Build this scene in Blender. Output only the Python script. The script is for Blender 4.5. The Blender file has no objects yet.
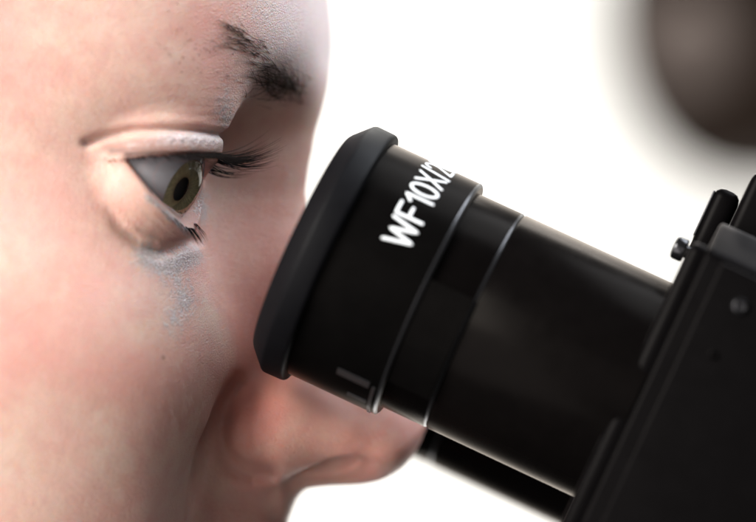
import bpy, bmesh, math, random
import numpy as np
from mathutils import Matrix, Vector

random.seed(7); rng = np.random.default_rng(7)
MM = 0.001
PXMM, CAMD = 0.18, 600.0                  # mm per photo pixel in the plane of the near eye; camera distance
sc = bpy.context.scene
COL = sc.collection

# ------------------------------------------------------------------ helpers
def link(name, me, mat=None, parent=None):
    o = bpy.data.objects.new(name, me); COL.objects.link(o)
    if mat is not None: me.materials.append(mat)
    if parent is not None: o.parent = parent
    return o

def tag(o, label=None, cat=None, kind=None, group=None):
    if label: o['label'] = label
    if cat: o['category'] = cat
    if kind: o['kind'] = kind
    if group: o['group'] = group
    return o

def mesh_np(name, V, F, smooth=True):
    """V in mm (world), F an (n,3|4) array or list of tuples"""
    me = bpy.data.meshes.new(name)
    V = np.asarray(V, dtype=np.float32) * MM
    if isinstance(F, np.ndarray):
        n, k = F.shape
        me.vertices.add(len(V)); me.vertices.foreach_set('co', V.ravel())
        me.loops.add(n * k); me.loops.foreach_set('vertex_index', F.astype(np.int32).ravel())
        me.polygons.add(n); me.polygons.foreach_set('loop_start', np.arange(0, n * k, k, dtype=np.int32))
        me.update(calc_edges=True); me.validate()
    else:
        me.from_pydata([tuple(v) for v in V], [], F); me.update()
    if smooth:
        me.polygons.foreach_set('use_smooth', np.ones(len(me.polygons), dtype=bool))
    return me

def at(px, py, Y=0.0):
    f = 1 + Y / CAMD
    return np.array([(px - 378) * PXMM * f, Y, (261 - py) * PXMM * f])

def to_px(P):
    f = 1 + P[..., 1] / CAMD
    return P[..., 0] / f / PXMM + 378, 261 - P[..., 2] / f / PXMM

def sstep(a, b, x):
    t = np.clip((x - a) / (b - a), 0, 1); return t * t * (3 - 2 * t)

def smin(a, b, k):
    h = np.clip(0.5 + 0.5 * (b - a) / k, 0, 1)
    return b + (a - b) * h - k * h * (1 - h)

def smax(a, b, k): return -smin(-a, -b, k)

def pchip(xs, ys):
    xs = np.asarray(xs, float); ys = np.asarray(ys, float)
    o = np.argsort(xs); xs = xs[o]; ys = ys[o]
    h = np.diff(xs); d = np.diff(ys) / h
    m = np.zeros_like(xs); m[0] = d[0]; m[-1] = d[-1]
    for i in range(1, len(xs) - 1):
        if d[i - 1] * d[i] > 0:
            w1 = 2 * h[i] + h[i - 1]; w2 = h[i] + 2 * h[i - 1]
            m[i] = (w1 + w2) / (w1 / d[i - 1] + w2 / d[i])
    def f(x):
        x = np.clip(x, xs[0], xs[-1])
        i = np.clip(np.searchsorted(xs, x) - 1, 0, len(h) - 1)
        t = (x - xs[i]) / h[i]
        return ((1 + 2 * t) * (1 - t) ** 2 * ys[i] + t * (1 - t) ** 2 * h[i] * m[i]
                + t * t * (3 - 2 * t) * ys[i + 1] + t * t * (t - 1) * h[i] * m[i + 1])
    return f

# ------------------------------------------------------------------ head frame
# x forward from the near eyeball's centre, s sideways from the midline, z up
SE = 33.0
PSI = math.radians(7)
CP, SP = math.cos(PSI), math.sin(PSI)
EX, _, EZ = at(138, 164, 0)

def head_to_world(x, s, z):
    y = SE - s
    return np.stack([EX + x * CP + y * SP, -x * SP + y * CP, EZ + z], -1)

def world_to_head(X, Y, Z):
    a = X - EX
    x = a * CP - Y * SP; y = a * SP + Y * CP
    return x, SE - y, Z - EZ

def P(px, py, s):
    """photo pixel seen at sideways distance s -> head frame (x, s, z)"""
    y = SE - s; Y = y
    for _ in range(8):
        w = at(px, py, Y)
        x = (w[0] - EX - y * SP) / CP
        Y = -x * SP + y * CP
    return (x, s, w[2] - EZ)

# ---- base of the face: thin-plate surface r(theta, z) about a vertical axis in the skull
AXX = -70.0
rows = [
 (60,  [(0,25),(20,22),(38,12.5),(52,-4),(62,-25),(68,-55)]),
 (33,  [(0,29),(15,28),(28,23.5),(40,15),(50,2),(58,-16),(63,-35),(68,-60)]),
 (21,  [(0,29.5),(14,28.3),(24,25.5),(33,20.5),(42,13),(50,2.5),(55,-9),(59,-24),(65,-46),(69,-68)]),
 (14,  [(0,29.2),(10,27.2),(17,23),(23,20.2),(30,19.3),(35,17.6),(41,13.2),(47,6),(52,-4),(56,-17),(63,-42),(69,-66)]),
 (9,   [(0,28.2),(6,26),(11,20.5),(16,16.4),(21,15.3),(26,16.3),(31,17.6),(36,15.8),(41,11.5),(46,4.5),(51,-5),(56,-20),(64,-45)]),
 (4, [(0,26.6),(5,23.5),(9,18.5),(14,13),(20,11),(26,13.4),(31,15.2),(36,13),(41,8.5),(46,0),(51,-9),(57,-24),(65,-47)]),
 (-5,  [(0,23.5),(5,19.8),(9,15.5),(14,11.5),(20,9.5),(26,10),(32,9.5),(40,5.5),(46,-2),(52,-11),(58,-25),(66,-47)]),
 (-14, [(9,16),(16,12),(22,10),(28,9.5),(33,9),(40,5.5),(47,-1),(54,-10),(61,-25),(68,-48)]),
 (-24, [(8,17),(16,14),(24,12.2),(32,11),(40,7.6),(48,2.2),(55,-6),(62,-19),(68,-42)]),
 (-37, [(8,18),(16,16.5),(22,15.7),(28,14.8),(34,13),(41,9.8),(48,4.5),(55,-4),(62,-18),(68,-42)]),
 (-47, [(0,24),(8,22),(14,12.5),(19,8.6),(24,11.2),(29,11.9),(38,9.2),(46,4.5),(54,-5),(61,-19),(67,-42)]),
 (-57, [(0,23.3),(8,19.5),(14,12),(20,8),(26,8.4),(33,7.8),(40,5.6),(48,-.5),(55,-10),(61,-24),(66,-45)]),
 (-66, [(0,21.5),(8,20.3),(15,15),(22,9.6),(28,7),(34,6),(41,3),(48,-4),(55,-14),(60,-28),(65,-48)]),
 (-76, [(0,22.5),(8,21),(16,16),(24,9.5),(32,5),(42,-4),(52,-16),(60,-36)]),
 (-86, [(0,23),(10,20),(20,12),(32,0),(44,-14),(54,-34)]),
 (-104,[(0,22),(10,20),(20,12),(30,2),(40,-12),(50,-34),(55,-55)]),
 (-120,[(0,14),(15,9),(30,-8),(42,-32),(48,-60)]),
]
LM = []
for z, pts in rows:
    for s, x in pts: LM.append((x, s, z))
for z in (75, 33, 3.5, -37): LM += [(-90,72,z),(-122,64,z),(-150,38,z),(-161,0,z)]
for z in (-66, -90): LM += [(-75,64,z),(-100,58,z),(-130,36,z),(-140,0,z)]
for z in (-120, -145): LM += [(-82,52,z),(-108,42,z),(-126,0,z)]
LM += [(-10,0,-145),(-25,30,-145),(10,0,95),(0,30,95),(-45,60,95),(-90,66,95),(-145,38,95),(-155,0,95)]
LM = np.array(LM, float)
th = np.arctan2(LM[:,1], LM[:,0]-AXX); rr = np.hypot(LM[:,1], LM[:,0]-AXX)
TS = 65.0
cu = np.concatenate([th, -th[th > .02], 2*np.pi - th[(th > 2.0) & (th < np.pi-.02)]]) * TS
cz = np.concatenate([LM[:,2], LM[th > .02,2], LM[(th > 2.0) & (th < np.pi-.02),2]])
cr = np.concatenate([rr, rr[th > .02], rr[(th > 2.0) & (th < np.pi-.02)]])
def tps_k(d2): return np.where(d2 > 0, 0.5 * d2 * np.log(np.maximum(d2, 1e-12)), 0.0)
n = len(cu)
A = np.zeros((n + 3, n + 3))
A[:n,:n] = tps_k((cu[:,None]-cu)**2 + (cz[:,None]-cz)**2) + np.eye(n) * 12.0
Pm = np.stack([np.ones(n), cu, cz], 1); A[:n,n:] = Pm; A[n:,:n] = Pm.T
W = np.linalg.solve(A, np.concatenate([cr, np.zeros(3)]))
NT, NZ = 520, 460
gt = np.linspace(0, np.pi, NT); gz = np.linspace(-150, 120, NZ)
GU, GZ = np.meshgrid(gt * TS, gz, indexing='ij')
RT = W[n] + W[n+1] * GU + W[n+2] * GZ
for i in range(n): RT += W[i] * tps_k((GU - cu[i])**2 + (GZ - cz[i])**2)
dRt = np.gradient(RT, gt, axis=0); dRz = np.gradient(RT, gz, axis=1)
NRM = 1 / np.sqrt(1 + (dRt / RT)**2 + dRz**2)

def tab(T, t, z):
    a = np.clip(t / np.pi * (NT - 1), 0, NT - 1.001); b = np.clip((z - gz[0]) / (gz[-1]-gz[0]) * (NZ - 1), 0, NZ - 1.001)
    i = a.astype(int); j = b.astype(int); a = a - i; b = b - j
    return (T[i,j]*(1-a)*(1-b) + T[i+1,j]*a*(1-b) + T[i,j+1]*(1-a)*b + T[i+1,j+1]*a*b)

# ---- midline of the nose, read off the outline
mid = [P(*p, 0) for p in [(303,175),(302,190),(309,212),(324,243),(343,278),(363,315),(384,352),(403,390),(416,418),(422,440),(424,465)]]
ridge = pchip([-p[2] for p in mid], [p[0] for p in mid])
zr_top = mid[0][2]
und = [P(*p, 0) for p in [(270,510),(286,508),(296,495),(308,488),(330,485),(360,483.5),(380,480),(398,471),(411,459),(424,440)]]
under = pchip([p[0] for p in und], [p[2] for p in und])

def ell(x, s, z, c, r):
    q = np.sqrt(((x-c[0])/r[0])**2 + ((s-c[1])/r[1])**2 + ((z-c[2])/r[2])**2)
    q2 = np.sqrt(((x-c[0])/r[0]**2)**2 + ((s-c[1])/r[1]**2)**2 + ((z-c[2])/r[2]**2)**2)
    return q * (q - 1) / np.maximum(q2, 1e-6)

def polyline_d(pts, x, z):
    d = np.full(x.shape, 1e9)
    for (a, b) in zip(pts[:-1], pts[1:]):
        ax, az = a; bx, bz = b[0]-ax, b[1]-az
        t = np.clip(((x-ax)*bx + (z-az)*bz) / (bx*bx + bz*bz), 0, 1)
        d = np.minimum(d, np.hypot(x-ax-t*bx, z-az-t*bz))
    return d

def pxline(pts, s): return [(P(a, b, s)[0], P(a, b, s)[2]) for a, b in pts]

RE = 13.2        # eyeball
ALA = P(259, 428, 13.0)
UP_CREASE = pxline([(104,146),(122,139),(147,133.5),(175,131.5),(205,132),(226,135)], 34)
LO_CREASE = pxline([(122,212),(133,231),(149,246),(166,253),(181,246),(194,236)], 34)
LO_CREASE2 = pxline([(150,232),(168,240),(188,240)], 34)
NASOLAB = pxline([(233,392),(222,425),(205,455),(193,490),(184,525),(172,575)], 22)
ALAR = pxline([(240,384),(228,406),(222,430),(225,454),(236,468),(252,475),(270,474)], 13)

def upper_margin(x, y):
    yp = np.maximum(y, 0)
    return 1.5 - .035 * yp**2 + .25 * np.minimum(x - 4, 0) * .25 - .012 * np.maximum(-y - 6, 0)**2
def lower_margin(x, y):
    yp = np.maximum(y, 0)
    return 1.2 - 1.36 * (x - .1) + (.09 * yp**2)

def face_sdf(x, s, z):
    s = np.abs(s)
    t = np.arctan2(s, x - AXX); rho = np.hypot(s, x - AXX)
    base = (rho - tab(RT, t, z)) * tab(NRM, t, z)
    base = smax(base, z - 108, 25)
    # nose
    k, a = .46, 15.0
    widen = sstep(-10, -46, z)
    k = .44 - .11 * widen
    nose = (x - ridge(-z) + np.sqrt((s / k)**2 + a * a) - a) * (k / np.sqrt(1 + k * k)) * 1.15
    nose = smax(nose, z - 6, 8)
    rise = 4.2 * sstep(3.0, 9.5, s) * sstep(46, 36, x) + 1.5 * sstep(5, 14, s)
    tip = ell(x, s, z, (mid[9][0] - 9.6, 0, mid[9][2] - .5), (9.4, 8.6, 9.6))
    tip2 = ell(x, s, z, (mid[9][0] - 11, 5.0, mid[9][2] - .8), (9.0, 6.0, 8.0))
    nose = smin(nose, smin(tip, tip2, 3), 4)
    nose = smax(nose, under(x) + rise - z, 3.5)
    f = smin(base, nose, 5)
    ala = ell(x, s, z, (ALA[0] + .6, 13.0, ALA[2] + .2), (8.0, 6.6, 7.3))
    ala2 = ell(x, s, z, (ALA[0] + 7, 9.8, ALA[2] - 1.2), (11.0, 5.2, 5.8))
    f = smin(f, ala2, 4.5)
    f = smin(f, ala, 1.8 + 5.5 * sstep(ALA[0] - 2, ALA[0] + 6, x) + 2.5 * sstep(ALA[2] + 1, ALA[2] + 6, z))
    nos = ell(x, s, z, (ALA[0] + 11.6, 9.3, ALA[2] - 7.0), (6.6, 3.0, 6.0))
    f = smax(f, -nos, .8)
    d = polyline_d(ALAR, x, z)
    f = f + 1.15 * np.exp(-(d / 1.6)**2) * sstep(8, 11, s) * sstep(22, 19, s)
    # eyelids over the eyeball
    y = SE - s
    R = np.sqrt(x*x + y*y + z*z)
    lid = R - 14.95 - .45 * sstep(0, 5, z)
    lidL = ell(x, y, z, (.2, -.5, -1.6), (14.6, 14.6, 14.6))
    lids = np.where(z > 0, smin(lid, lidL, 1.0), smin(lid + .35, lidL, 1.0))
    f = smin(f, lids, 2.2)
    near = sstep(24, 17, R)
    # folds
    sm = sstep(20, 24, s) * sstep(62, 50, s)
    d = polyline_d(UP_CREASE, x, z)
    f = f + near * sm * 1.15 * np.exp(-(d / .8)**2)
    d = polyline_d(LO_CREASE, x, z)
    f = f + sm * .9 * np.exp(-(d / 1.0)**2) * sstep(28, 20, R) * sstep(-4.5, 2.5, x)
    d = polyline_d(LO_CREASE2, x, z)
    f = f + sm * .3 * np.exp(-(d / .7)**2) * sstep(28, 20, R) * sstep(1, 5, x)
    d = polyline_d(NASOLAB, x, z)
    f = f + .5 * np.exp(-(d / 1.6)**2) * sstep(30, 24, s) * sstep(15, 18, s)
    # opening
    c = smax(z - upper_margin(x, y), (lower_margin(x, y) - z) * .66, .8)
    c = smax(c, R - 19.5, 2.0)
    c = smax(c, -.5 - x, .8)
    f = smax(f, -c, 1.2)
    return f

# ---- grid: fine inside the picture, growing outwards
def axis(a, b, h, lo, hi):
    g = list(np.arange(a, b, h))
    st = h
    while g[-1] < hi: st = min(st * 1.18, 5); g.append(g[-1] + st)
    st = h; pre = []
    q = a
    while q > lo: st = min(st * 1.18, 5); q -= st; pre.append(q)
    return np.array(pre[::-1] + g)
gx = axis(-70, 10, .36, -215, 16)
gy = axis(-34, 46, .40, -48, 112)
gzz = axis(-54, 50, .36, -130, 132)
print('grid', len(gx), len(gy), len(gzz))

def eval_world(X, Y, Z):
    return face_sdf(*world_to_head(X, Y, Z))

def build_field():
    nx, ny, nz = len(gx), len(gy), len(gzz)
    cs = 6
    ix = np.unique(np.append(np.arange(0, nx, cs), nx-1)); iy = np.unique(np.append(np.arange(0, ny, cs), ny-1)); iz = np.unique(np.append(np.arange(0, nz, cs), nz-1))
    CX, CY, CZ = np.meshgrid(gx[ix], gy[iy], gzz[iz], indexing='ij')
    C = eval_world(CX.ravel(), CY.ravel(), CZ.ravel()).reshape(CX.shape)
    F = np.zeros((nx, ny, nz), np.float32)
    # block min/max
    def blk(fn):
        m = C
        for ax in range(3):
            m = fn(np.take(m, range(m.shape[ax]-1), ax), np.take(m, range(1, m.shape[ax]), ax))
        return m
    lo, hi = blk(np.minimum), blk(np.maximum)
    dx = np.diff(gx[ix]); dy = np.diff(gy[iy]); dz = np.diff(gzz[iz])
    diag = np.sqrt(dx[:,None,None]**2 + dy[None,:,None]**2 + dz[None,None,:]**2)
    act = (lo < diag * .9 + .6) & (hi > -diag * .9 - .6)
    F[:] = 1
    for i, j, k in np.argwhere(~act):
        F[ix[i]:ix[i+1]+1, iy[j]:iy[j+1]+1, iz[k]:iz[k+1]+1] = 1.0 if lo[i,j,k] > 0 else -1.0
    M = np.zeros((nx, ny, nz), bool)
    for i, j, k in np.argwhere(act):
        M[ix[i]:ix[i+1]+1, iy[j]:iy[j+1]+1, iz[k]:iz[k+1]+1] = True
    I = np.argwhere(M)
    for c in range(0, len(I), 1000000):
        q = I[c:c+1000000]
        F[q[:,0], q[:,1], q[:,2]] = eval_world(gx[q[:,0]], gy[q[:,1]], gzz[q[:,2]])
    print('fine points', len(I))
    return F

def surface_nets(F):
    S = F < 0
    nx, ny, nz = F.shape
    cnt = np.zeros((nx-1, ny-1, nz-1), np.int8)
    for a in (0,1):
        for b in (0,1):
            for c in (0,1): cnt += S[a:nx-1+a, b:ny-1+b, c:nz-1+c]
    cells = np.argwhere((cnt > 0) & (cnt < 8))
    idx = -np.ones(cnt.shape, np.int32); idx[tuple(cells.T)] = np.arange(len(cells))
    acc = np.zeros((len(cells), 3)); num = np.zeros(len(cells))
    corners = [(a,b,c) for a in (0,1) for b in (0,1) for c in (0,1)]
    for u in range(8):
        for v in range(u+1, 8):
            d = np.subtract(corners[v], corners[u])
            if np.abs(d).sum() != 1: continue
            cu_, cv_ = cells + corners[u], cells + corners[v]
            fu = F[tuple(cu_.T)]; fv = F[tuple(cv_.T)]
            m = (fu < 0) != (fv < 0)
            t = fu[m] / (fu[m] - fv[m])
            pu = np.stack([gx[cu_[m,0]], gy[cu_[m,1]], gzz[cu_[m,2]]], 1)
            pv = np.stack([gx[cv_[m,0]], gy[cv_[m,1]], gzz[cv_[m,2]]], 1)
            acc[m] += pu + (pv - pu) * t[:,None]; num[m] += 1
    V = acc / num[:,None]
    quads = []
    for ax in range(3):
        sl0 = [slice(None)]*3; sl1 = [slice(None)]*3
        sl0[ax] = slice(0,-1); sl1[ax] = slice(1,None)
        E = np.argwhere(S[tuple(sl0)] != S[tuple(sl1)])
        b, c = [(1,2),(2,0),(0,1)][ax]
        ok = (E[:,b] > 0) & (E[:,c] > 0) & (E[:,b] < F.shape[b]-1) & (E[:,c] < F.shape[c]-1)
        E = E[ok]
        def cell(db, dc):
            q = E.copy(); q[:,b] -= db; q[:,c] -= dc
            return idx[tuple(q.T)]
        Q = np.stack([cell(1,1), cell(0,1), cell(0,0), cell(1,0)], 1)
        flip = ~S[tuple(E.T)]
        Q[flip] = Q[flip][:, ::-1]
        quads.append(Q)
    Q = np.concatenate(quads); Q = Q[(Q >= 0).all(1)]
    return V, Q

FV, FQ = surface_nets(build_field())
def grad(V, h=.12):
    g = np.stack([eval_world(V[:,0]+h*(a==0), V[:,1]+h*(a==1), V[:,2]+h*(a==2)) - eval_world(V[:,0]-h*(a==0), V[:,1]-h*(a==1), V[:,2]-h*(a==2)) for a in range(3)], 1)
    return g / (2*h)
g = grad(FV); g2 = (g**2).sum(1)
st = (eval_world(*FV.T) / np.maximum(g2, .05))
FV = FV - g * np.clip(st, -.15, .15)[:,None]
gn = g / np.sqrt(g2)[:,None]
_hx, _hs, _hz = world_to_head(*FV.T)
_qx, _qy = to_px(head_to_world(_hx, np.abs(_hs), _hz)); _m = sstep(16, 24, np.abs(_hs))
_dl = polyline_d([(124,158),(152,192),(170,211),(192,234)], _qx, _qy)
_ph = _dl / 1.25 + .9*np.sin(_qx*.13) + .7*np.sin(_qy*.19 + 1.0)
_wr = (.5 + .5*np.sin(_ph)) * np.exp(-(((_qx-164)/26)**2 + ((_qy-226)/24)**2))
_dh = polyline_d([(90,126),(150,110),(235,112)], _qx, _qy)
_wh = (.5 + .5*np.sin(_dh/1.6 + .9*np.sin(_qx*.09) + .8*np.sin(_qy*.21))) * np.exp(-(((_qx-200)/40)**2 + ((_qy-116)/14)**2))
_wp = (.5 + .5*np.sin(_qx*.62 + .35*_qy + 1.2*np.sin(_qy*.5))) * np.exp(-(((_qx-195)/30)**2 + ((_qy-142)/6)**2))
FV = FV - gn * (_m * (.065*_wr*(.6+.4*np.sin(_qx*.31+_qy*.12)) + .09*_wh + .13*_wp))[:,None]
print('face verts', len(FV), 'quads', len(FQ))

# ------------------------------------------------------------------ materials
def mat(name):
    m = bpy.data.materials.new(name); m.use_nodes = True
    nt = m.node_tree; nt.nodes.clear()
    out = nt.nodes.new('ShaderNodeOutputMaterial'); bs = nt.nodes.new('ShaderNodeBsdfPrincipled')
    nt.links.new(bs.outputs[0], out.inputs[0])
    return m, nt, bs
def N(nt, t, **kw):
    n_ = nt.nodes.new(t)
    for k_, v in kw.items():
        if k_.startswith('i_'):
            n_.inputs[k_[2:].replace('_', ' ')].default_value = v
        else: setattr(n_, k_, v)
    return n_
def mixc(nt, fac, a, b, blend='MIX'):
    m_ = nt.nodes.new('ShaderNodeMix'); m_.data_type = 'RGBA'; m_.blend_type = blend
    for sock, v in ((m_.inputs[0], fac), (m_.inputs[6], a), (m_.inputs[7], b)):
        if isinstance(v, bpy.types.NodeSocket): nt.links.new(v, sock)
        else: sock.default_value = v if not isinstance(v, tuple) or len(v) == 4 else (*v, 1)
    return m_.outputs[2]
def math_n(nt, op, a, b=None, c=None, clamp=False):
    m_ = nt.nodes.new('ShaderNodeMath'); m_.operation = op; m_.use_clamp = clamp
    for s_, v in zip(m_.inputs, (a, b, c)):
        if v is None: continue
        if isinstance(v, bpy.types.NodeSocket): nt.links.new(v, s_)
        else: s_.default_value = v
    return m_.outputs[0]
def ramp(nt, fac, stops):
    r_ = nt.nodes.new('ShaderNodeValToRGB'); nt.links.new(fac, r_.inputs[0])
    e = r_.color_ramp.elements
    while len(e) < len(stops): e.new(0.5)
    for el, (p_, c_) in zip(e, stops):
        el.position = p_; el.color = c_ if len(c_) == 4 else (*c_, 1)
    return r_.outputs[0]
def objco(nt):
    return N(nt, 'ShaderNodeTexCoord').outputs['Object']
def noise(nt, co, scale, detail=3, rough=.55):
    n_ = N(nt, 'ShaderNodeTexNoise'); n_.inputs['Scale'].default_value = scale
    n_.inputs['Detail'].default_value = detail; n_.inputs['Roughness'].default_value = rough
    nt.links.new(co, n_.inputs['Vector']); return n_.outputs['Fac']

def skin_material():
    m, nt, bs = mat('skin')
    co = objco(nt)
    att = lambda nm: N(nt, 'ShaderNodeAttribute', attribute_name=nm).outputs['Fac']
    big = noise(nt, co, 70, 3); mid_ = noise(nt, co, 260, 4); fine = noise(nt, co, 2200, 3)
    base = mixc(nt, ramp(nt, big, [(.32, (0,0,0)), (.68, (1,1,1))]), (.58,.42,.35), (.57,.325,.285))
    base = mixc(nt, ramp(nt, mid_, [(.35, (0,0,0)), (.75, (1,1,1))]), base, mixc(nt, .5, base, (.50,.27,.225)))
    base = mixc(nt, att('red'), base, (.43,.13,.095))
    mott = noise(nt, co, 130, 5, .7)
    base = mixc(nt, math_n(nt, 'MULTIPLY', ramp(nt, mott, [(.48, (0,0,0)), (.70, (1,1,1))]), .28), base, (.50,.23,.19))
    mott2 = noise(nt, co, 95, 4, .6)
    base = mixc(nt, math_n(nt, 'MULTIPLY', ramp(nt, mott2, [(.52, (0,0,0)), (.72, (1,1,1))]), .3), base, (.55,.43,.33))
    # tiny capillary speckle
    sp = math_n(nt, 'MULTIPLY', ramp(nt, fine, [(.55, (0,0,0)), (.72, (1,1,1))]), .22)
    base = mixc(nt, sp, base, (.40,.17,.13))
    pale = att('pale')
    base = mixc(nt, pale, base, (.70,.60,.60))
    # lash line and mole
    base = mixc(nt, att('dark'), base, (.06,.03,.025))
    # silver make-up, flaky
    mk = att('makeup')
    fl = noise(nt, co, 2600, 2, .7)
    fl2 = noise(nt, co, 700, 3, .6)
    msk = math_n(nt, 'ADD', mk, math_n(nt, 'MULTIPLY', math_n(nt, 'ADD', math_n(nt, 'SUBTRACT', fl, .5), math_n(nt, 'SUBTRACT', fl2, .5)), 1.25))
    msk = ramp(nt, msk, [(.30, (0,0,0)), (.74, (1,1,1))])
    gate = ramp(nt, mk, [(.02, (0,0,0)), (.25, (1,1,1))])
    msk = math_n(nt, 'MULTIPLY', msk, gate)
    msk = math_n(nt, 'MULTIPLY', msk, math_n(nt, 'SUBTRACT', 1.0, math_n(nt, 'MULTIPLY', att('dark'), 1.35, clamp=True), clamp=True))
    shim = mixc(nt, ramp(nt, fl, [(.38, (0,0,0)), (.66, (1,1,1))]), (.27,.25,.245), (.52,.505,.515))
    base = mixc(nt, math_n(nt, 'MULTIPLY', msk, .8), base, shim)
    nt.links.new(base, bs.inputs['Base Color'])
    nt.links.new(math_n(nt, 'MULTIPLY', msk, .45), bs.inputs['Metallic'])
    nt.links.new(math_n(nt, 'SUBTRACT', .52, math_n(nt, 'MULTIPLY', msk, .06)), bs.inputs['Roughness'])
    bs.inputs['Specular IOR Level'].default_value = .38
    bs.inputs['Subsurface Weight'].default_value = .75
    bs.inputs['Subsurface Radius'].default_value = (1.0, .35, .18)
    bs.inputs['Subsurface Scale'].default_value = .0022
    # relief: pores, fine wrinkle net, lumps
    v = N(nt, 'ShaderNodeTexVoronoi', feature='DISTANCE_TO_EDGE'); v.inputs['Scale'].default_value = 2300
    wv = N(nt, 'ShaderNodeVectorMath', operation='ADD')
    nn = N(nt, 'ShaderNodeTexNoise'); nn.inputs['Scale'].default_value = 500
    nt.links.new(co, nn.inputs['Vector'])
    sca = N(nt, 'ShaderNodeVectorMath', operation='SCALE'); sca.inputs['Scale'].default_value = .0012
    nt.links.new(nn.outputs['Color'], sca.inputs[0]); nt.links.new(co, wv.inputs[0]); nt.links.new(sca.outputs[0], wv.inputs[1])
    nt.links.new(wv.outputs[0], v.inputs['Vector'])
    cellh = ramp(nt, v.outputs['Distance'], [(0, (0,0,0)), (.25, (1,1,1))])
    p_ = N(nt, 'ShaderNodeTexVoronoi'); p_.inputs['Scale'].default_value = 1500; nt.links.new(wv.outputs[0], p_.inputs['Vector'])
    pore = ramp(nt, p_.outputs['Distance'], [(.05, (0,0,0)), (.28, (1,1,1))])
    h = math_n(nt, 'ADD', math_n(nt, 'MULTIPLY', cellh, .35), math_n(nt, 'MULTIPLY', pore, .5))
    h = math_n(nt, 'ADD', h, math_n(nt, 'MULTIPLY', fine, .8))
    h = math_n(nt, 'ADD', h, math_n(nt, 'MULTIPLY', math_n(nt, 'MULTIPLY', fl, msk), .9))
    # creases running round the eye
    h = math_n(nt, 'ADD', h, math_n(nt, 'MULTIPLY', att('wrinkle'), 1.0))
    b = N(nt, 'ShaderNodeBump'); b.inputs['Strength'].default_value = .7; b.inputs['Distance'].default_value = .00026
    nt.links.new(h, b.inputs['Height']); nt.links.new(b.outputs[0], bs.inputs['Normal'])
    return m

def simple(name, col, rough=.5, metal=0., spec=.5, bump=None, var=None, tint=None):
    m, nt, bs = mat(name)
    bs.inputs['Base Color'].default_value = (*col, 1); bs.inputs['Roughness'].default_value = rough
    bs.inputs['Metallic'].default_value = metal; bs.inputs['Specular IOR Level'].default_value = spec
    bs.inputs['Specular Tint'].default_value = (*(tint or (1,1,1)), 1)
    co = objco(nt)
    if var:
        f = noise(nt, co, var[0], 4)
        c = mixc(nt, f, tuple(col), tuple(min(1, v * var[1]) for v in col)); nt.links.new(c, bs.inputs['Base Color'])
        r = math_n(nt, 'ADD', rough - .07, math_n(nt, 'MULTIPLY', f, .14)); nt.links.new(r, bs.inputs['Roughness'])
    if bump:
        f = noise(nt, co, bump[0], 3)
        b = N(nt, 'ShaderNodeBump'); b.inputs['Strength'].default_value = .6; b.inputs['Distance'].default_value = bump[1]
        nt.links.new(f, b.inputs['Height']); nt.links.new(b.outputs[0], bs.inputs['Normal'])
    return m

M_SKIN = skin_material()
M_HAIR = simple('hair_dark', (.045,.03,.023), .6, 0, .15)
M_LASH = simple('lash_black', (.004,.003,.003), .7, 0, .05)
M_FUZZ = simple('pale_fuzz', (.62,.50,.45), .5)
M_RUBBER = simple('black_rubber', (.002,.002,.0025), .5, 0, .045, bump=(3500,.00004), var=(300,1.5))
M_BLACK = simple('black_paint', (.0012,.0009,.0008), .30, 0, .035, tint=(1,.85,.72), bump=(2500,.000015), var=(200,1.6))
M_SATIN = simple('satin_black', (.0012,.0009,.0008), .28, 0, .035, tint=(1,.85,.72), var=(220,1.6))
M_BODY = simple('body_paint', (.0014,.0012,.0013), .38, 0, .04, bump=(1800,.00004), var=(150,1.6))
def black_lacquer(name, col, rough, gl=(1,.92,.85), f0=.0013, fr=.5):
    m = bpy.data.materials.new(name); m.use_nodes = True; nt = m.node_tree; nt.nodes.clear()
    out = nt.nodes.new('ShaderNodeOutputMaterial'); mx = nt.nodes.new('ShaderNodeMixShader')
    df = nt.nodes.new('ShaderNodeBsdfDiffuse'); g_ = nt.nodes.new('ShaderNodeBsdfGlossy')
    co = objco(nt); f = noise(nt, co, 220, 5, .65)
    nt.links.new(mixc(nt, f, tuple(col), tuple(c * 1.9 for c in col)), df.inputs['Color'])
    g_.inputs['Color'].default_value = (*gl, 1)
    nt.links.new(math_n(nt, 'ADD', rough - .08, math_n(nt, 'MULTIPLY', f, .16)), g_.inputs['Roughness'])
    lw = nt.nodes.new('ShaderNodeLayerWeight'); lw.inputs['Blend'].default_value = .5
    fac = math_n(nt, 'ADD', f0, math_n(nt, 'MULTIPLY', math_n(nt, 'POWER', lw.outputs['Facing'], 7.0), fr))
    nt.links.new(fac, mx.inputs[0]); nt.links.new(df.outputs[0], mx.inputs[1]); nt.links.new(g_.outputs[0], mx.inputs[2]); nt.links.new(mx.outputs[0], out.inputs[0])
    fb = noise(nt, co, 2500, 2); b = N(nt, 'ShaderNodeBump'); b.inputs['Strength'].default_value = .4; b.inputs['Distance'].default_value = .00002
    nt.links.new(fb, b.inputs['Height']); nt.links.new(b.outputs[0], g_.inputs['Normal'])
    return m
M_BLACK = black_lacquer('black_paint', (.0012,.0011,.0011), .30)
M_SATIN = black_lacquer('satin_black', (.0012,.0010,.0010), .26)
M_BODY = black_lacquer('body_paint', (.0009,.0008,.0009), .38, (1,.95,.93), .0016, .3)
M_GLINT = simple('glint_grey', (.035,.035,.038), .3, .7)  # paler grey that paints highlights and reflections onto the black parts
M_LETTER = simple('white_enamel', (.48,.50,.52), .5, var=(1500,1.3))
M_SCREW = simple('dark_steel', (.02,.02,.022), .18, .8)
M_WALL = simple('white_wall', (.86,.845,.81), .8)
M_EQUIP = simple('dark_brown_plastic', (.011,.007,.005), .6, 0, .04, var=(12,2.0))
M_EQUIP2 = simple('grey_brown_plastic', (.13,.105,.095), .6, 0, .05, var=(12,1.5))

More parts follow.
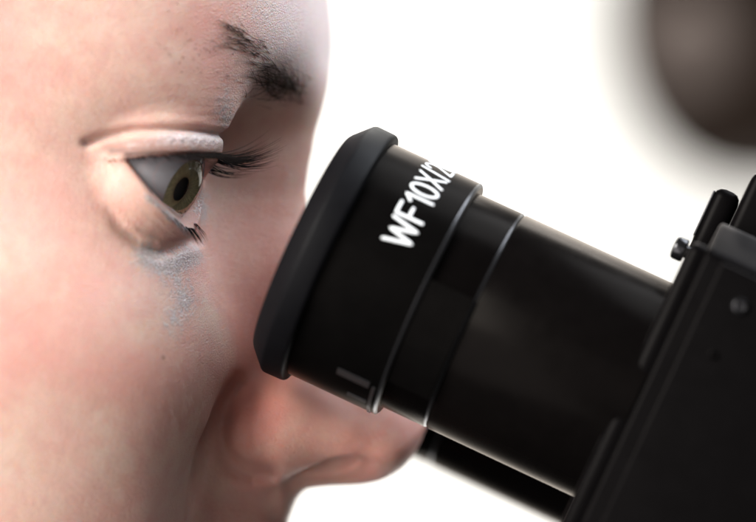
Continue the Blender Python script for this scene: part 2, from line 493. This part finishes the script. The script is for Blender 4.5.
# ------------------------------------------------------------------ person
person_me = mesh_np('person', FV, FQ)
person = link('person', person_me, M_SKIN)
tag(person, 'person in profile with silver eye make-up, right eye held to the eyepiece of the microscope', 'person')

hx, hs, hz = world_to_head(*FV.T)
mir = np.abs(hs)
WP = head_to_world(hx, mir, hz)                   # the far half uses the same make-up as the near half
qx, qy = to_px(WP)
def blob(cx, cy, rx, ry, rot=0, soft=1.0):
    c, s_ = math.cos(rot), math.sin(rot)
    dx, dy = qx - cx, qy - cy
    u, v = (dx*c + dy*s_)/rx, (-dx*s_ + dy*c)/ry
    return np.exp(-(u*u + v*v) * soft)
def pd(pts): return polyline_d(pts, qx, qy)
def attr(nm, val):
    a = person_me.attributes.new(nm, 'FLOAT', 'POINT'); a.data.foreach_set('value', np.clip(val, 0, 1).astype(np.float32))
nside = sstep(12, 22, mir)
mk = np.zeros(len(FV))
mk = np.maximum(mk, 1.0 * np.exp(-(pd([(160,140),(200,139),(222,142)]) / 9)**2))
mk = np.maximum(mk, .55 * np.exp(-(pd([(130,146),(172,140)]) / 6)**2))
mk = np.maximum(mk, .62 * blob(226,112,13,26))
mk = np.maximum(mk, .80 * np.exp(-(pd([(146,196),(160,208),(176,222),(190,236)]) / 4.5)**2))
mk = np.maximum(mk, .95 * np.exp(-(pd([(146,256),(170,266),(190,256)]) / 15)**2))
mk = np.maximum(mk, .66 * np.exp(-(pd([(176,282),(186,300),(172,322)]) / 15)**2))
mk = np.maximum(mk, .8 * blob(206,207,14,22) * sstep(31,27,mir))
mk *= np.maximum(nside, .0)
mk = np.maximum(mk, .36 * blob(262,12,26,20))
attr('makeup', mk)
red = .95 * blob(262,320,62,130) * sstep(29, 19, mir) + .30 * blob(30,300,60,40) + .35 * blob(255,430,40,45) * sstep(30,18,mir)  # strongest blob paints the shade beside the eyepiece into the skin; others are flush
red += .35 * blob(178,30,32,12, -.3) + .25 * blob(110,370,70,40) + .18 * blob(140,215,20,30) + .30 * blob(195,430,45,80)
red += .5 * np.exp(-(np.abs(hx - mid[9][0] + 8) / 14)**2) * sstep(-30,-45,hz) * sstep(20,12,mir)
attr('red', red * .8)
attr('pale', .75 * sstep(215, 300, qx) * sstep(120, 60, qy))  # cool window light on the forehead, put into the skin colour
dk = .9 * np.exp(-(pd([(126,154),(150,152.5),(176,152),(200,153),(214,154),(224,156),(212,168)]) / 3.4)**2) * sstep(22,26,mir)
dk = np.maximum(dk, .55 * np.exp(-(pd([(128,158),(140,175),(152,192)]) / 1.6)**2) * sstep(22,26,mir))
dk = np.maximum(dk, .8 * np.exp(-((qx-163.5)**2 + (qy-357.5)**2) / 1.6**2))
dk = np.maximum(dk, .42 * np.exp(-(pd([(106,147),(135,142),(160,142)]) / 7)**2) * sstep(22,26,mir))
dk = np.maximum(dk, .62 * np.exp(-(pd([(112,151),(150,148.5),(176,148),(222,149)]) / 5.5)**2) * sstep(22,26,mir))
attr('dark', dk)
# fine folds: parallel to the lower lid and across the hood
dl = pd([(128,160),(150,195),(170,215),(192,236)])
wr = .5 + .5 * np.sin(dl / 1.35 + .6 * np.sin(qx * .11)); wr *= blob(165,225,38,38) * nside
dh = pd([(90,128),(150,112),(235,112)])
wr2 = (.5 + .5 * np.sin(dh / 1.9 + .8 * np.sin(qx * .07 + qy*.05))) * blob(195,112,50,24) * nside
attr('wrinkle', np.clip(wr * .3 + wr2 * .5, 0, 1))

# ---- hair strands as tapered tubes, one mesh
def strands(name, paths, r0, m, parent, r1=.15):
    V, F = [], []
    K = 5
    for pts, rad in paths:
        pts = np.asarray(pts); n_ = len(pts)
        T = np.gradient(pts, axis=0); T /= np.linalg.norm(T, axis=1)[:,None] + 1e-9
        up = np.array([0.3, 1, .2]); b0 = len(V)
        for i in range(n_):
            a = np.cross(T[i], up); a /= np.linalg.norm(a) + 1e-9; b = np.cross(T[i], a)
            u = i / (n_ - 1); r = rad * r0 * (1 - u * (1 - r1)) * min(1, .75 + u * 2)
            for k_ in range(K):
                w = 2 * math.pi * k_ / K
                V.append(pts[i] + r * (math.cos(w) * a + math.sin(w) * b))
        for i in range(n_ - 1):
            for k_ in range(K):
                k2 = (k_ + 1) % K
                F.append((b0+i*K+k_, b0+i*K+k2, b0+(i+1)*K+k2, b0+(i+1)*K+k_))
    return link(name, mesh_np(name, np.array(V), np.array(F)), m, parent)

# surface lookup: skin point seen at a photo pixel, marching from the camera
CAM = np.array([0, -CAMD, 0.0])
def skin_hit(px, py, s_range=(-46, 60)):
    px = np.atleast_1d(px).astype(float); py = np.atleast_1d(py).astype(float)
    Y = np.full(len(px), float(s_range[0])); done = np.zeros(len(px), bool)
    pos = lambda Y_: np.stack([(px-378)*PXMM*(1+Y_/CAMD), Y_, (261-py)*PXMM*(1+Y_/CAMD)], 1)
    for _ in range(260):
        p_ = pos(Y); f = eval_world(*p_.T)
        hit = f < .03; done |= hit
        Y = np.where(done, Y, Y + np.clip(f * .5, .02, 2))
        if done.all() : break
    p_ = pos(Y)
    ok = done & (Y < s_range[1])
    nrm = grad(p_); nrm /= np.linalg.norm(nrm, axis=1)[:,None] + 1e-9
    return p_, nrm, ok

# eyebrow: pixel-space hair flow, rooted on the skin
def brow():
    seeds = []
    for _ in range(170):
        u = rng.random() ** 1.35
        # spine from the head of the brow (right, low) up to the arch (left, high)
        sx = np.interp(u, [0, .22, .45, .7, 1], [300, 286, 272, 254, 226]); sy = np.interp(u, [0, .22, .45, .7, 1], [96, 86, 66, 46, 27])
        wdt = np.interp(u, [0, .2, .45, .7, 1], [9, 15, 17, 12, 5])
        seeds.append((sx + rng.normal() * wdt * .55, sy + rng.normal() * wdt * .45, u))
    for _ in range(165):                          # the dense head
        seeds.append((278 + rng.normal() * 14, 88 + rng.normal() * 8.5, .15))
    for _ in range(35):                           # fills between arch and head
        q = rng.random(); seeds.append((np.interp(q, [0,1], [276,246]) + rng.normal()*7, np.interp(q, [0,1], [74,40]) + rng.normal()*5, .5))
    for _ in range(60):                           # stray stubble below the arch
        seeds.append((205 + rng.normal() * 25, 50 + rng.normal() * 22, 1.5))
    S = np.array(seeds)
    p0, n0, ok = skin_hit(S[:,0], S[:,1])
    L = np.where(S[:,2] < .3, rng.uniform(12, 26, len(S)), rng.uniform(22, 48, len(S)))
    L = np.where((S[:,2] > .62) & (S[:,2] < 1.2), rng.uniform(9, 22, len(S)), L)
    L = np.where(S[:,2] > 1.2, rng.uniform(2, 5, len(S)), L)
    # hairs lie along the brow: towards upper left at the arch, upwards and back at the head
    ang = np.where(S[:,2] < .3, rng.normal(2.5, .5, len(S)), rng.normal(2.62, .28, len(S)))
    mid1 = S[:,:2] + (L * .5)[:,None] * np.stack([np.cos(ang), -np.sin(ang)], 1)
    ang2 = ang + rng.normal(.18, .22, len(S))
    end = mid1 + (L * .5)[:,None] * np.stack([np.cos(ang2), -np.sin(ang2)], 1)
    p1, n1, ok1 = skin_hit(mid1[:,0], mid1[:,1]); p2, n2, ok2 = skin_hit(end[:,0], end[:,1])
    paths = []
    for i in range(len(S)):
        if not (ok[i] and ok1[i] and ok2[i]): continue
        if np.linalg.norm(p2[i]-p0[i]) > 11 or np.linalg.norm(p1[i]-p0[i]) > 6: continue
        lift = rng.uniform(.2, .7)
        a, b, c = p0[i] - n0[i] * .1, p1[i] + n1[i] * lift, p2[i] + n2[i] * (lift * rng.uniform(.2, .9))
        ts = np.linspace(0, 1, 7)[:,None]
        paths.append((a*(1-ts)**2 + 2*b*ts*(1-ts) + c*ts**2, rng.uniform(.6, 1.15)))
    return strands('eyebrow', paths, .058, M_HAIR, person)
brow()

# lashes: roots along the upper margin
def eye_pt(x, y, z): return head_to_world(np.asarray(x, float), SE - np.asarray(y, float), np.asarray(z, float))
def lashes_up():
    paths = []
    for i in range(190):
        an = math.radians(rng.uniform(-102, 42)) if i % 3 else math.radians(rng.uniform(-45, 40))
        R = 14.6
        x, y = R * math.cos(an), R * math.sin(an)
        for _ in range(6):
            z = float(upper_margin(np.array(x), np.array(y))) + .25
            q = math.sqrt(max(1, R*R - z*z)); x, y = q * math.cos(an), q * math.sin(an)
        root = np.array([x, y, z])
        # lashes fan: forward at the middle, outward (towards the camera) at the outer corner
        fan = y / 14.6; lat = sstep(-50, -85, math.degrees(an))
        d0 = np.array([math.cos(an) + .15, fan * .95, -.55 + rng.normal() * .16]); d0 /= np.linalg.norm(d0)
        Ln = rng.uniform(7.5, 13) * (1 - .30 * sstep(-3, -10, y)) * (.8 if y > 7 else 1) * (1 - .62 * lat)
        clump = round(y * .9) / .9
        tipy = (clump - y) * .7
        pts = []
        for u in np.linspace(0, 1, 10):
            pts.append(root + d0 * Ln * u + np.array([0, tipy * u, Ln * (.02 * u + .42 * u * u)]))
        pts = np.array(pts)
        paths.append((eye_pt(pts[:,0], pts[:,1], pts[:,2]), rng.uniform(.75, 1.2)))
    return strands('upper_eyelash', paths, .088, M_LASH, person, .08)
lashes_up()
def lashes_low():
    paths = []
    for i in range(70):
        y = rng.uniform(-8, 4)
        x = 6.0
        for _ in range(30):
            z = float(lower_margin(np.array(x), np.array(y))) - .3
            rr_ = math.sqrt(x*x+y*y+z*z); x += (14.4 - rr_) * .4
            x = max(-2, min(12, x))
        root = np.array([x, y, z])
        d0 = np.array([.75, y / 12 * .7, -.55 + rng.normal() * .1]); d0 /= np.linalg.norm(d0)
        Ln = rng.uniform(1.8, 3.6)
        pts = np.array([root + d0 * Ln * u + np.array([0, rng.normal()*.02, -Ln * .45 * u * u]) for u in np.linspace(0, 1, 7)])
        paths.append((eye_pt(pts[:,0], pts[:,1], pts[:,2]), rng.uniform(.6, 1.0)))
    return strands('lower_eyelash', paths, .06, M_LASH, person, .1)
lashes_low()

def fuzz():
    paths = []
    C = []
    for _ in range(700): C.append((rng.normal(185, 32), rng.normal(320, 45)))
    for _ in range(900): C.append((rng.normal(200, 20), rng.normal(415, 50)))
    C = np.array(C); p0, n0, ok = skin_hit(C[:,0], C[:,1])
    for i in range(len(C)):
        if not ok[i]: continue
        d = np.array([.25 + rng.normal()*.3, rng.normal()*.3, -1.0]); d -= n0[i] * d.dot(n0[i]); d /= np.linalg.norm(d) + 1e-9
        L = rng.uniform(.6, 1.6)
        pts = np.array([p0[i] + d*L*u + n0[i]*(.1 + .5*L*.35*u*(1-.6*u)) for u in np.linspace(0, 1, 5)])
        paths.append((pts, rng.uniform(.6, 1)))
    return tag(strands('facial_fuzz', paths, .009, M_FUZZ, person, .2), kind='stuff')
fuzz()

# ---- eye
def uv_sphere(R, nu=96, nv=64, zc=None):
    """pole on +X"""
    V, F = [], []
    for i in range(nv + 1):
        a = math.pi * i / nv
        for j in range(nu):
            b = 2 * math.pi * j / nu
            V.append((R*math.cos(a), R*math.sin(a)*math.cos(b), R*math.sin(a)*math.sin(b)))
    for i in range(nv):
        for j in range(nu):
            F.append((i*nu+j, (i+1)*nu+j, (i+1)*nu+(j+1)%nu, i*nu+(j+1)%nu))
    return np.array(V), F

def sclera_mat():
    m, nt, bs = mat('sclera')
    co = objco(nt)
    f = noise(nt, co, 300, 4)
    w = N(nt, 'ShaderNodeTexWave', wave_type='BANDS'); w.inputs['Scale'].default_value = 120; w.inputs['Distortion'].default_value = 14; w.inputs['Detail'].default_value = 3
    nt.links.new(co, w.inputs['Vector'])
    veins = ramp(nt, w.outputs['Fac'], [(.93, (0,0,0)), (1, (1,1,1))])
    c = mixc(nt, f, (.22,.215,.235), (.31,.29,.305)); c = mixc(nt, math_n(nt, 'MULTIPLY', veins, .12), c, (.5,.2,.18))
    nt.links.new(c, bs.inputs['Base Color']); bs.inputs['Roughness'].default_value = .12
    bs.inputs['Subsurface Weight'].default_value = .3; bs.inputs['Subsurface Radius'].default_value = (1,.5,.4); bs.inputs['Subsurface Scale'].default_value = .001
    return m
def iris_mat():
    m, nt, bs = mat('iris')
    co = objco(nt)
    sep = N(nt, 'ShaderNodeSeparateXYZ'); nt.links.new(co, sep.inputs[0])
    ang = math_n(nt, 'ARCTAN2', sep.outputs['Y'], sep.outputs['Z'])
    rad = math_n(nt, 'SQRT', math_n(nt, 'ADD', math_n(nt, 'MULTIPLY', sep.outputs['Y'], sep.outputs['Y']), math_n(nt, 'MULTIPLY', sep.outputs['Z'], sep.outputs['Z'])))
    cmb = N(nt, 'ShaderNodeCombineXYZ'); nt.links.new(math_n(nt, 'MULTIPLY', ang, 9.0), cmb.inputs[0]); nt.links.new(math_n(nt, 'MULTIPLY', rad, 350.0), cmb.inputs[1])
    f = noise(nt, cmb.outputs[0], 1.6, 5, .65)
    c = ramp(nt, f, [(.3, (.13,.11,.05)), (.52, (.29,.25,.12)), (.72, (.45,.40,.22))])
    rn = math_n(nt, 'DIVIDE', rad, .0064)
    c = mixc(nt, ramp(nt, rn, [(.30, (1,1,1)), (.55, (0,0,0))]), c, (.13,.075,.03))
    c = mixc(nt, ramp(nt, rn, [(.84, (0,0,0)), (.99, (1,1,1))]), c, (.03,.028,.025))
    nt.links.new(c, bs.inputs['Base Color']); bs.inputs['Roughness'].default_value = .5
    return m
def cornea_mat():
    m = bpy.data.materials.new('cornea'); m.use_nodes = True; nt = m.node_tree; nt.nodes.clear()
    out = nt.nodes.new('ShaderNodeOutputMaterial'); mx = nt.nodes.new('ShaderNodeMixShader')
    tr = nt.nodes.new('ShaderNodeBsdfTransparent'); gl = nt.nodes.new('ShaderNodeBsdfGlossy'); gl.inputs['Roughness'].default_value = .03
    lw = nt.nodes.new('ShaderNodeFresnel'); lw.inputs['IOR'].default_value = 1.376
    nt.links.new(math_n(nt, 'MULTIPLY', lw.outputs[0], .5), mx.inputs[0]); nt.links.new(tr.outputs[0], mx.inputs[1]); nt.links.new(gl.outputs[0], mx.inputs[2]); nt.links.new(mx.outputs[0], out.inputs[0])
    return m
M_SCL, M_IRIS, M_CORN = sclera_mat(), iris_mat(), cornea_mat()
M_PUPIL = simple('pupil_black', (.002,.002,.002), .6)

def lathe_x(prof, nseg=96):
    V, F = [], []
    for (x, r) in prof:
        for j in range(nseg):
            b = 2*math.pi*j/nseg; V.append((x, r*math.cos(b), r*math.sin(b)))
    for i in range(len(prof)-1):
        for j in range(nseg):
            F.append((i*nseg+j, i*nseg+(j+1)%nseg, (i+1)*nseg+(j+1)%nseg, (i+1)*nseg+j))
    return np.array(V), F

def make_eye(side):
    s0 = SE if side < 0 else -SE
    c = head_to_world(np.array(0.), np.array(s0), np.array(0.)) + np.array([-1.2, 0, 0])
    pitch, yaw = math.radians(24), math.radians(27)
    Mx = Matrix.Translation(Vector(c * MM)) @ Matrix.Rotation(-yaw, 4, 'Z') @ Matrix.Rotation(pitch, 4, 'Y')
    ri = 5.9                               # iris radius
    xl = math.sqrt(RE*RE - ri*ri)
    # sclera: sphere cut open at the limbus
    prof = [(RE*math.cos(a), RE*math.sin(a)) for a in np.linspace(math.asin(ri/RE), math.pi-.001, 60)]
    V, F = lathe_x(prof); me = mesh_np('eyeball', V, F)
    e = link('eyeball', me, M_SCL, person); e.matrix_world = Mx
    V, F = lathe_x([(xl - .15 - .5*(1-(r/ri))*1.0, r) for r in np.linspace(ri, 2.3, 24)])
    i_ = link('iris', mesh_np('iris', V, F), M_IRIS, e)
    V, F = lathe_x([(xl - .9, .01), (xl - .9, 2.6)]); link('pupil', mesh_np('pupil', V, F), M_PUPIL, e)
    # cornea dome
    Rc = 8.6; xc = xl - math.sqrt(Rc*Rc - ri*ri)
    V, F = lathe_x([(xc + Rc*math.cos(a), Rc*math.sin(a)) for a in np.linspace(.001, math.asin(ri/Rc), 30)])
    link('cornea', mesh_np('cornea', V, F), M_CORN, e)
make_eye(-1)

# ------------------------------------------------------------------ microscope
TILT = math.radians(24.9); TAU = math.radians(5.5)
d = Vector((math.cos(TAU)*math.cos(TILT), -math.sin(TAU), -math.cos(TAU)*math.sin(TILT)))
u = Vector((math.sin(TILT), 0, math.cos(TILT)))
v = d.cross(u).normalized()           # towards the camera or away
if v.y > 0: v = -v
O = Vector(at(320, 249, 1.0))
def T3(t, uu, vv): return np.array(O + d*t + u*uu + v*vv)
def frame_mesh(name, V, F, smooth=True):
    W_ = np.array([T3(*p) for p in V]); return mesh_np(name, W_, F, smooth)
def lathe_t(name, prof, m, parent, cu=0., cv=0., nseg=160, sharp=35):
    V, F = [], []
    for (t_, r) in prof:
        for j in range(nseg):
            b = 2*math.pi*j/nseg; V.append((t_, cu + r*math.cos(b), cv + r*math.sin(b)))
    for i in range(len(prof)-1):
        for j in range(nseg):
            F.append((i*nseg+j, i*nseg+(j+1)%nseg, (i+1)*nseg+(j+1)%nseg, (i+1)*nseg+j))
    me = frame_mesh(name, V, F)
    o = link(name, me, m, parent)
    fix_normals(me, sharp)
    return o
def fix_normals(me, sharp=35):
    bm = bmesh.new(); bm.from_mesh(me); bmesh.ops.recalc_face_normals(bm, faces=bm.faces)
    for e in bm.edges:
        if len(e.link_faces) == 2 and e.calc_face_angle(0) > math.radians(sharp): e.smooth = False
    bm.to_mesh(me); bm.free()
def bevel_box(name, t0, t1, u0, u1, v0, v1, bev, m, parent, seg=3, shear=None):
    bm = bmesh.new(); bmesh.ops.create_cube(bm, size=1)
    for q in bm.verts:
        q.co = Vector((t0 if q.co.x < 0 else t1, u0 if q.co.y < 0 else u1, v0 if q.co.z < 0 else v1))
        if shear: q.co = Vector(shear(*q.co))
    bmesh.ops.bevel(bm, geom=list(bm.edges), offset=bev, segments=seg, profile=.5, affect='EDGES')
    bmesh.ops.recalc_face_normals(bm, faces=bm.faces)
    for q in bm.verts: q.co = Vector(T3(*q.co)) * MM
    me = bpy.data.meshes.new(name); bm.to_mesh(me); bm.free()
    for p_ in me.polygons: p_.use_smooth = True
    fix_normals(me, 40)
    return link(name, me, m, parent)

scope = bpy.data.objects.new('microscope', None); COL.objects.link(scope)
tag(scope, 'black binocular microscope head with white-lettered eyepiece pointing up at the eye', 'microscope')

def arc(t0, r0, t1, r1, n_=6):           # quarter round from (t0,r0) to (t1,r1)
    return [(t0 + (t1-t0)*math.sin(a), r0 + (r1-r0)*(1-math.cos(a))) for a in np.linspace(0, math.pi/2, n_)]
CUP = [(1.0,13.0),(-1.5,15.2),(-2.9,18.6),(-3.3,20.2),(-3.25,20.8),(-2.9,21.3),(-.2,24.1),(.1,24.28),(.5,24.35),(3.5,24.3),(4.0,24.2),(4.25,24.0),(4.38,23.6),(4.4,22.4)]
RING = [(4.2,21.0),(4.2,22.75),(21.3,22.75),(21.75,22.6),(22.0,22.25),(22.0,20.7)]
SEG = [(21.9,20.0),(21.9,21.0),(30.6,21.0),(30.95,20.8),(31.0,20.5)]
TUBE = [(31.0,20.3),(31.15,20.85),(31.4,21.0),(63,21.0)]
def eyepiece(cu, cv, dt, lettered):
    e = lathe_t('eyepiece', [(a+dt, b) for a, b in RING], M_BLACK, scope, cu, cv)
    lathe_t('eyecup', [(a+dt, b) for a, b in CUP], M_RUBBER, e, cu, cv)
    lathe_t('lens', [(2.0+dt, .01), (2.6+dt, 6), (3.4+dt, 12), (3.6+dt, 14)], M_SCREW, e, cu, cv)
    lathe_t('collar', [(a+dt, b) for a, b in SEG], M_SATIN, e, cu, cv)
    lathe_t('edge_glint', [(21.35+dt,22.76),(21.6+dt,22.74),(21.85+dt,22.55),(22.02+dt,22.2)], M_GLINT, e, cu, cv)  # light catching the bevels, put into the colour as paler rings
    lathe_t('edge_glint', [(30.5,21.012),(30.75,20.97),(30.95,20.83),(31.02,20.72)], M_GLINT, e, cu, cv)
    lathe_t('eyepiece_tube', [(a+dt, b) for a, b in TUBE], M_SATIN, scope, cu, cv)
    return e
ep = eyepiece(0, 0, 0, True)
eyepiece(-9.0, -64, 0, False)

# lettering: round-ended engraved strokes wrapped on the ring
def arcp(cx, cy, rx, ry, a0, a1, n_=22):
    return [(cx + rx*math.cos(math.radians(a)), cy + ry*math.sin(math.radians(a))) for a in np.linspace(a0, a1, n_)]
GLYPH = {
 'W': (.92, [[(0,1),(.22,0),(.46,.92),(.70,0),(.92,1)]]),
 'F': (.52, [[(0,0),(0,1),(.52,1)], [(0,.52),(.44,.52)]]),
 '1': (.30, [[(0,.76),(.26,1),(.26,0)]]),
 '0': (.52, [arcp(.26,.5,.26,.5,90,450,40)]),
 'X': (.60, [[(0,1),(.60,0)], [(0,0),(.60,1)]]),
 '/': (.28, [[(0,-.05),(.28,1.05)]]),
 '2': (.52, [arcp(.26,.72,.26,.28,165,-35,20) + [(0,0),(.54,0)]]),
}
def lettering():
    V, F = [], []
    LH, R0, K = 5.0, 22.75, 8
    pen = 0.0; strokes = []
    for ch in 'WF10X/20':
        wd, st_ = GLYPH[ch]
        for q in st_: strokes.append([(pen + a, b) for a, b in q])
        pen += wd + .19
    A0 = math.radians(16.5)
    for si, q in enumerate(strokes):
        q = np.array(q, float) * LH
        seg = [q[0]]
        for a, b in zip(q[:-1], q[1:]):
            m_ = max(1, int(np.linalg.norm(b-a) / .25))
            seg += [a + (b-a)*i/m_ for i in range(1, m_+1)]
        q = np.array(seg); T = np.gradient(q, axis=0); T /= np.linalg.norm(T, axis=1)[:,None] + 1e-9
        r = .28
        caps = [(-r*c, r*math.sqrt(max(0, 1-c*c))) for c in (.999,.9,.7,.4)]
        Q = [(q[0] + T[0]*o_, T[0], w_) for o_, w_ in caps] + [(p_, t_, r) for p_, t_ in zip(q, T)] + [(q[-1] - T[-1]*o_, T[-1], w_) for o_, w_ in caps[::-1]]
        b0 = len(V)
        for p_, t_, w_ in Q:
            nx_, ny_ = -t_[1], t_[0]
            for k_ in range(K):
                an = 2*math.pi*k_/K
                cx, cy = p_[0] + nx_*w_*math.cos(an), p_[1] + ny_*w_*math.cos(an)
                h_ = (.055 + .003*si) * math.sin(an) * min(1, w_/r*1.2)
                ph = A0 + cx / R0
                V.append((11.6 + LH - cy, (R0+h_)*math.sin(ph), (R0+h_)*math.cos(ph)))
        for i in range(len(Q)-1):
            for k_ in range(K): F.append((b0+i*K+k_, b0+i*K+(k_+1)%K, b0+(i+1)*K+(k_+1)%K, b0+(i+1)*K+k_))
    me = frame_mesh('lettering', V, F); fix_normals(me, 60)
    link('lettering', me, M_LETTER, ep)
lettering()

# pale raised bars standing in for reflections under the ring, plus the sleeve
def curved_tab(name, t0, t1, a0, a1, R0, R1, m, parent, na=14):
    V, F = [], []
    for i in range(na+1):
        a = math.radians(a0 + (a1-a0)*i/na)
        for (t_, R) in ((t0,R0),(t0,R1),(t1,R1),(t1,R0)): V.append((t_, R*math.sin(a), R*math.cos(a)))
    for i in range(na):
        for k_ in range(4): F.append((i*4+k_, i*4+(k_+1)%4, (i+1)*4+(k_+1)%4, (i+1)*4+k_))
    F.append((0,1,2,3)); F.append((na*4+3,na*4+2,na*4+1,na*4))
    me = frame_mesh(name, V, F, False)
    bm = bmesh.new(); bm.from_mesh(me); bmesh.ops.recalc_face_normals(bm, faces=bm.faces); bm.to_mesh(me); bm.free()
    return link(name, me, m, parent)
curved_tab('glint_bar', 13.4, 19.6, -54, -50, 22.6, 23.0, M_GLINT, ep)
curved_tab('glint_bar', 16.2, 19.8, -69, -66, 22.6, 22.95, M_GLINT, ep)
curved_tab('sleeve', 22.1, 30.4, -46, 9, 20.9, 22.1, M_BLACK, ep)
curved_tab('glint_bar', 20.2, 20.8, -88, -52, 22.6, 22.95, M_GLINT, ep)

# body behind the tube
bevel_box('front_flange', 60.2, 64.5, -38, 28.6, -30, 20.5, 1.6, M_BODY, scope)
# main block, with a chamfered top near edge
def block():
    bm = bmesh.new()
    sec = [(-40,-32),(-40,20),(-36,23.5),(27.4,23.5),(28.4,22.6),(33.4,12.0),(34,10),(34,-32)]
    vs = [[bm.verts.new(Vector(T3(t_, a, b)) * MM) for a, b in sec] for t_ in (63.4, 130)]
    n_ = len(sec)
    for i in range(n_): bm.faces.new((vs[0][i], vs[0][(i+1)%n_], vs[1][(i+1)%n_], vs[1][i]))
    bm.faces.new(vs[0]); bm.faces.new(vs[1][::-1])
    bmesh.ops.recalc_face_normals(bm, faces=bm.faces)
    bmesh.ops.bevel(bm, geom=list(bm.edges), offset=.0007, segments=3, profile=.5, affect='EDGES')
    me = bpy.data.meshes.new('body'); bm.to_mesh(me); bm.free()
    for p_ in me.polygons: p_.use_smooth = True
    fix_normals(me, 40)
    return link('body', me, M_BODY, scope)
body = block()
pl = bevel_box('side_plate', 66.4, 128, -36, 27.0, 23.2, 24.6, .55, M_BODY, scope)
def screw(name, t_, u_, v0, r, parent, m=M_SCREW):
    V, F = [], []
    prof = [(0,r),(.5,r),(.8,r*.85),(.9,r*.6),(.5,r*.5),(.4,.01)]
    for h_, q in prof:
        for j in range(24):
            b = 2*math.pi*j/24; V.append((t_ + q*math.cos(b), u_ + q*math.sin(b), v0 + h_))
    for i in range(len(prof)-1):
        for j in range(24): F.append((i*24+j, i*24+(j+1)%24, (i+1)*24+(j+1)%24, (i+1)*24+j))
    o = link(name, frame_mesh(name, V, F), m, parent); fix_normals(o.data); return o
screw('screw', 72.5, 21.5, 24.4, 1.5, pl); screw('screw', 71.7, 12.0, 24.4, .8, pl, M_BODY)
# thumb screw on the flange
o = lathe_t('thumb_screw', [(57.4,.01),(57.45,1.4),(57.7,1.95),(58.1,2.15),(59.5,2.15),(59.8,1.9),(59.8,1.2),(61.5,1.2)], M_SCREW, scope, 26.9, 5, 48)
# hinge blocks above
bevel_box('hinge_block', 60.0, 64.8, 26, 40.3, -26, 1, 1.7, M_BODY, scope)
bevel_box('hinge_block', 64.9, 90, 30, 45.5, -30, 4, 1.7, M_BODY, scope)

bevel_box('glint_strip', 59.7, 60.1, 30.5, 39.2, -20, .2, .12, M_GLINT, scope)  # highlight on the hinge block, built as a pale strip
# ------------------------------------------------------------------ far dark equipment and backdrop
eq = bpy.data.objects.new('dark_equipment', None); COL.objects.link(eq)
tag(eq, 'dark brown rounded equipment out of focus behind the microscope at upper right', 'equipment')
def ellip(name, c, r, m, parent, sub=5, warp=.06):
    bm = bmesh.new(); bmesh.ops.create_icosphere(bm, subdivisions=sub, radius=1)
    for q in bm.verts:
        w = 1 + warp * math.sin(3*q.co.x + 2*q.co.z) * math.cos(2.3*q.co.y)
        q.co = Vector((c[0]+r[0]*q.co.x*w, c[1]+r[1]*q.co.y*w, c[2]+r[2]*q.co.z*w)) * MM
    me = bpy.data.meshes.new(name); bm.to_mesh(me); bm.free()
    for p_ in me.polygons: p_.use_smooth = True
    return link(name, me, m, parent)
YB = 1500
c = at(776, 0, YB); ellip('housing', c, (109, 80, 130), M_EQUIP, eq)
c = at(690, 40, YB-60); ellip('cap', c, (30, 36, 28), M_EQUIP2, eq)

def plane(name, pts, m):
    me = mesh_np(name, np.array(pts), [(0,1,2,3)], False); return link(name, me, m)
bd = plane('backdrop', [(-3400,2600,-2400),(3400,2600,-2400),(3400,2600,2600),(-3400,2600,2600)], M_WALL)
tag(bd, kind='structure')

# ------------------------------------------------------------------ light, camera
def area(name, loc, target, size, power, col=(1,1,1), sy=None):
    L = bpy.data.lights.new(name, 'AREA'); L.energy = power; L.color = col; L.shape = 'RECTANGLE'; L.size = size; L.size_y = sy or size
    o = bpy.data.objects.new(name, L); COL.objects.link(o); o.location = Vector(loc) * MM
    o.rotation_euler = (Vector(target)-Vector(loc)).to_track_quat('-Z', 'Y').to_euler(); return o
area('wall_lamp', (300, 1850, 1700), (100, 2600, 200), 1.0, 62, (1,.985,.96))
area('wall_lamp', (200, 1850, -1500), (100, 2600, -200), 1.0, 38, (1,.985,.96))
area('key_lamp', (-860, -780, 620), (-60, 0, 0), .75, 62, (1,.96,.90))
area('fill_lamp', (-720, -720, -200), (-30, 0, -20), .7, 8, (1,.93,.90))
area('front_lamp', (-200, -1000, 60), (-20, 0, 0), .7, 2.2, (1,.92,.89))
area('window_lamp', (400, 100, 580), (-10, 10, 20), .45, 10.5, (.88,.93,1))

w = bpy.data.worlds.new('World'); sc.world = w; w.use_nodes = True
bg = w.node_tree.nodes.get('Background') or w.node_tree.nodes.new('ShaderNodeBackground')
bg.inputs[0].default_value = (1,.97,.95,1); bg.inputs[1].default_value = .10

cam = bpy.data.cameras.new('camera'); co_ = bpy.data.objects.new('camera', cam); COL.objects.link(co_)
co_.location = (0, -CAMD*MM, 0); co_.rotation_euler = (math.radians(90), 0, 0)
cam.sensor_width = 36; cam.lens = 36 * CAMD / (756 * PXMM)
cam.clip_start = .01; cam.clip_end = 50
cam.dof.use_dof = True; cam.dof.focus_distance = (CAMD + 1) * MM; cam.dof.aperture_fstop = cam.lens / 27.0
sc.camera = co_
sc.render.engine = 'CYCLES'
sc.cycles.use_denoising = True
sc.cycles.max_bounces = 8
sc.view_settings.view_transform = 'Standard'; sc.view_settings.look = 'None'; sc.view_settings.exposure = 0; sc.view_settings.gamma = 1
sc.view_settings.use_curve_mapping = False
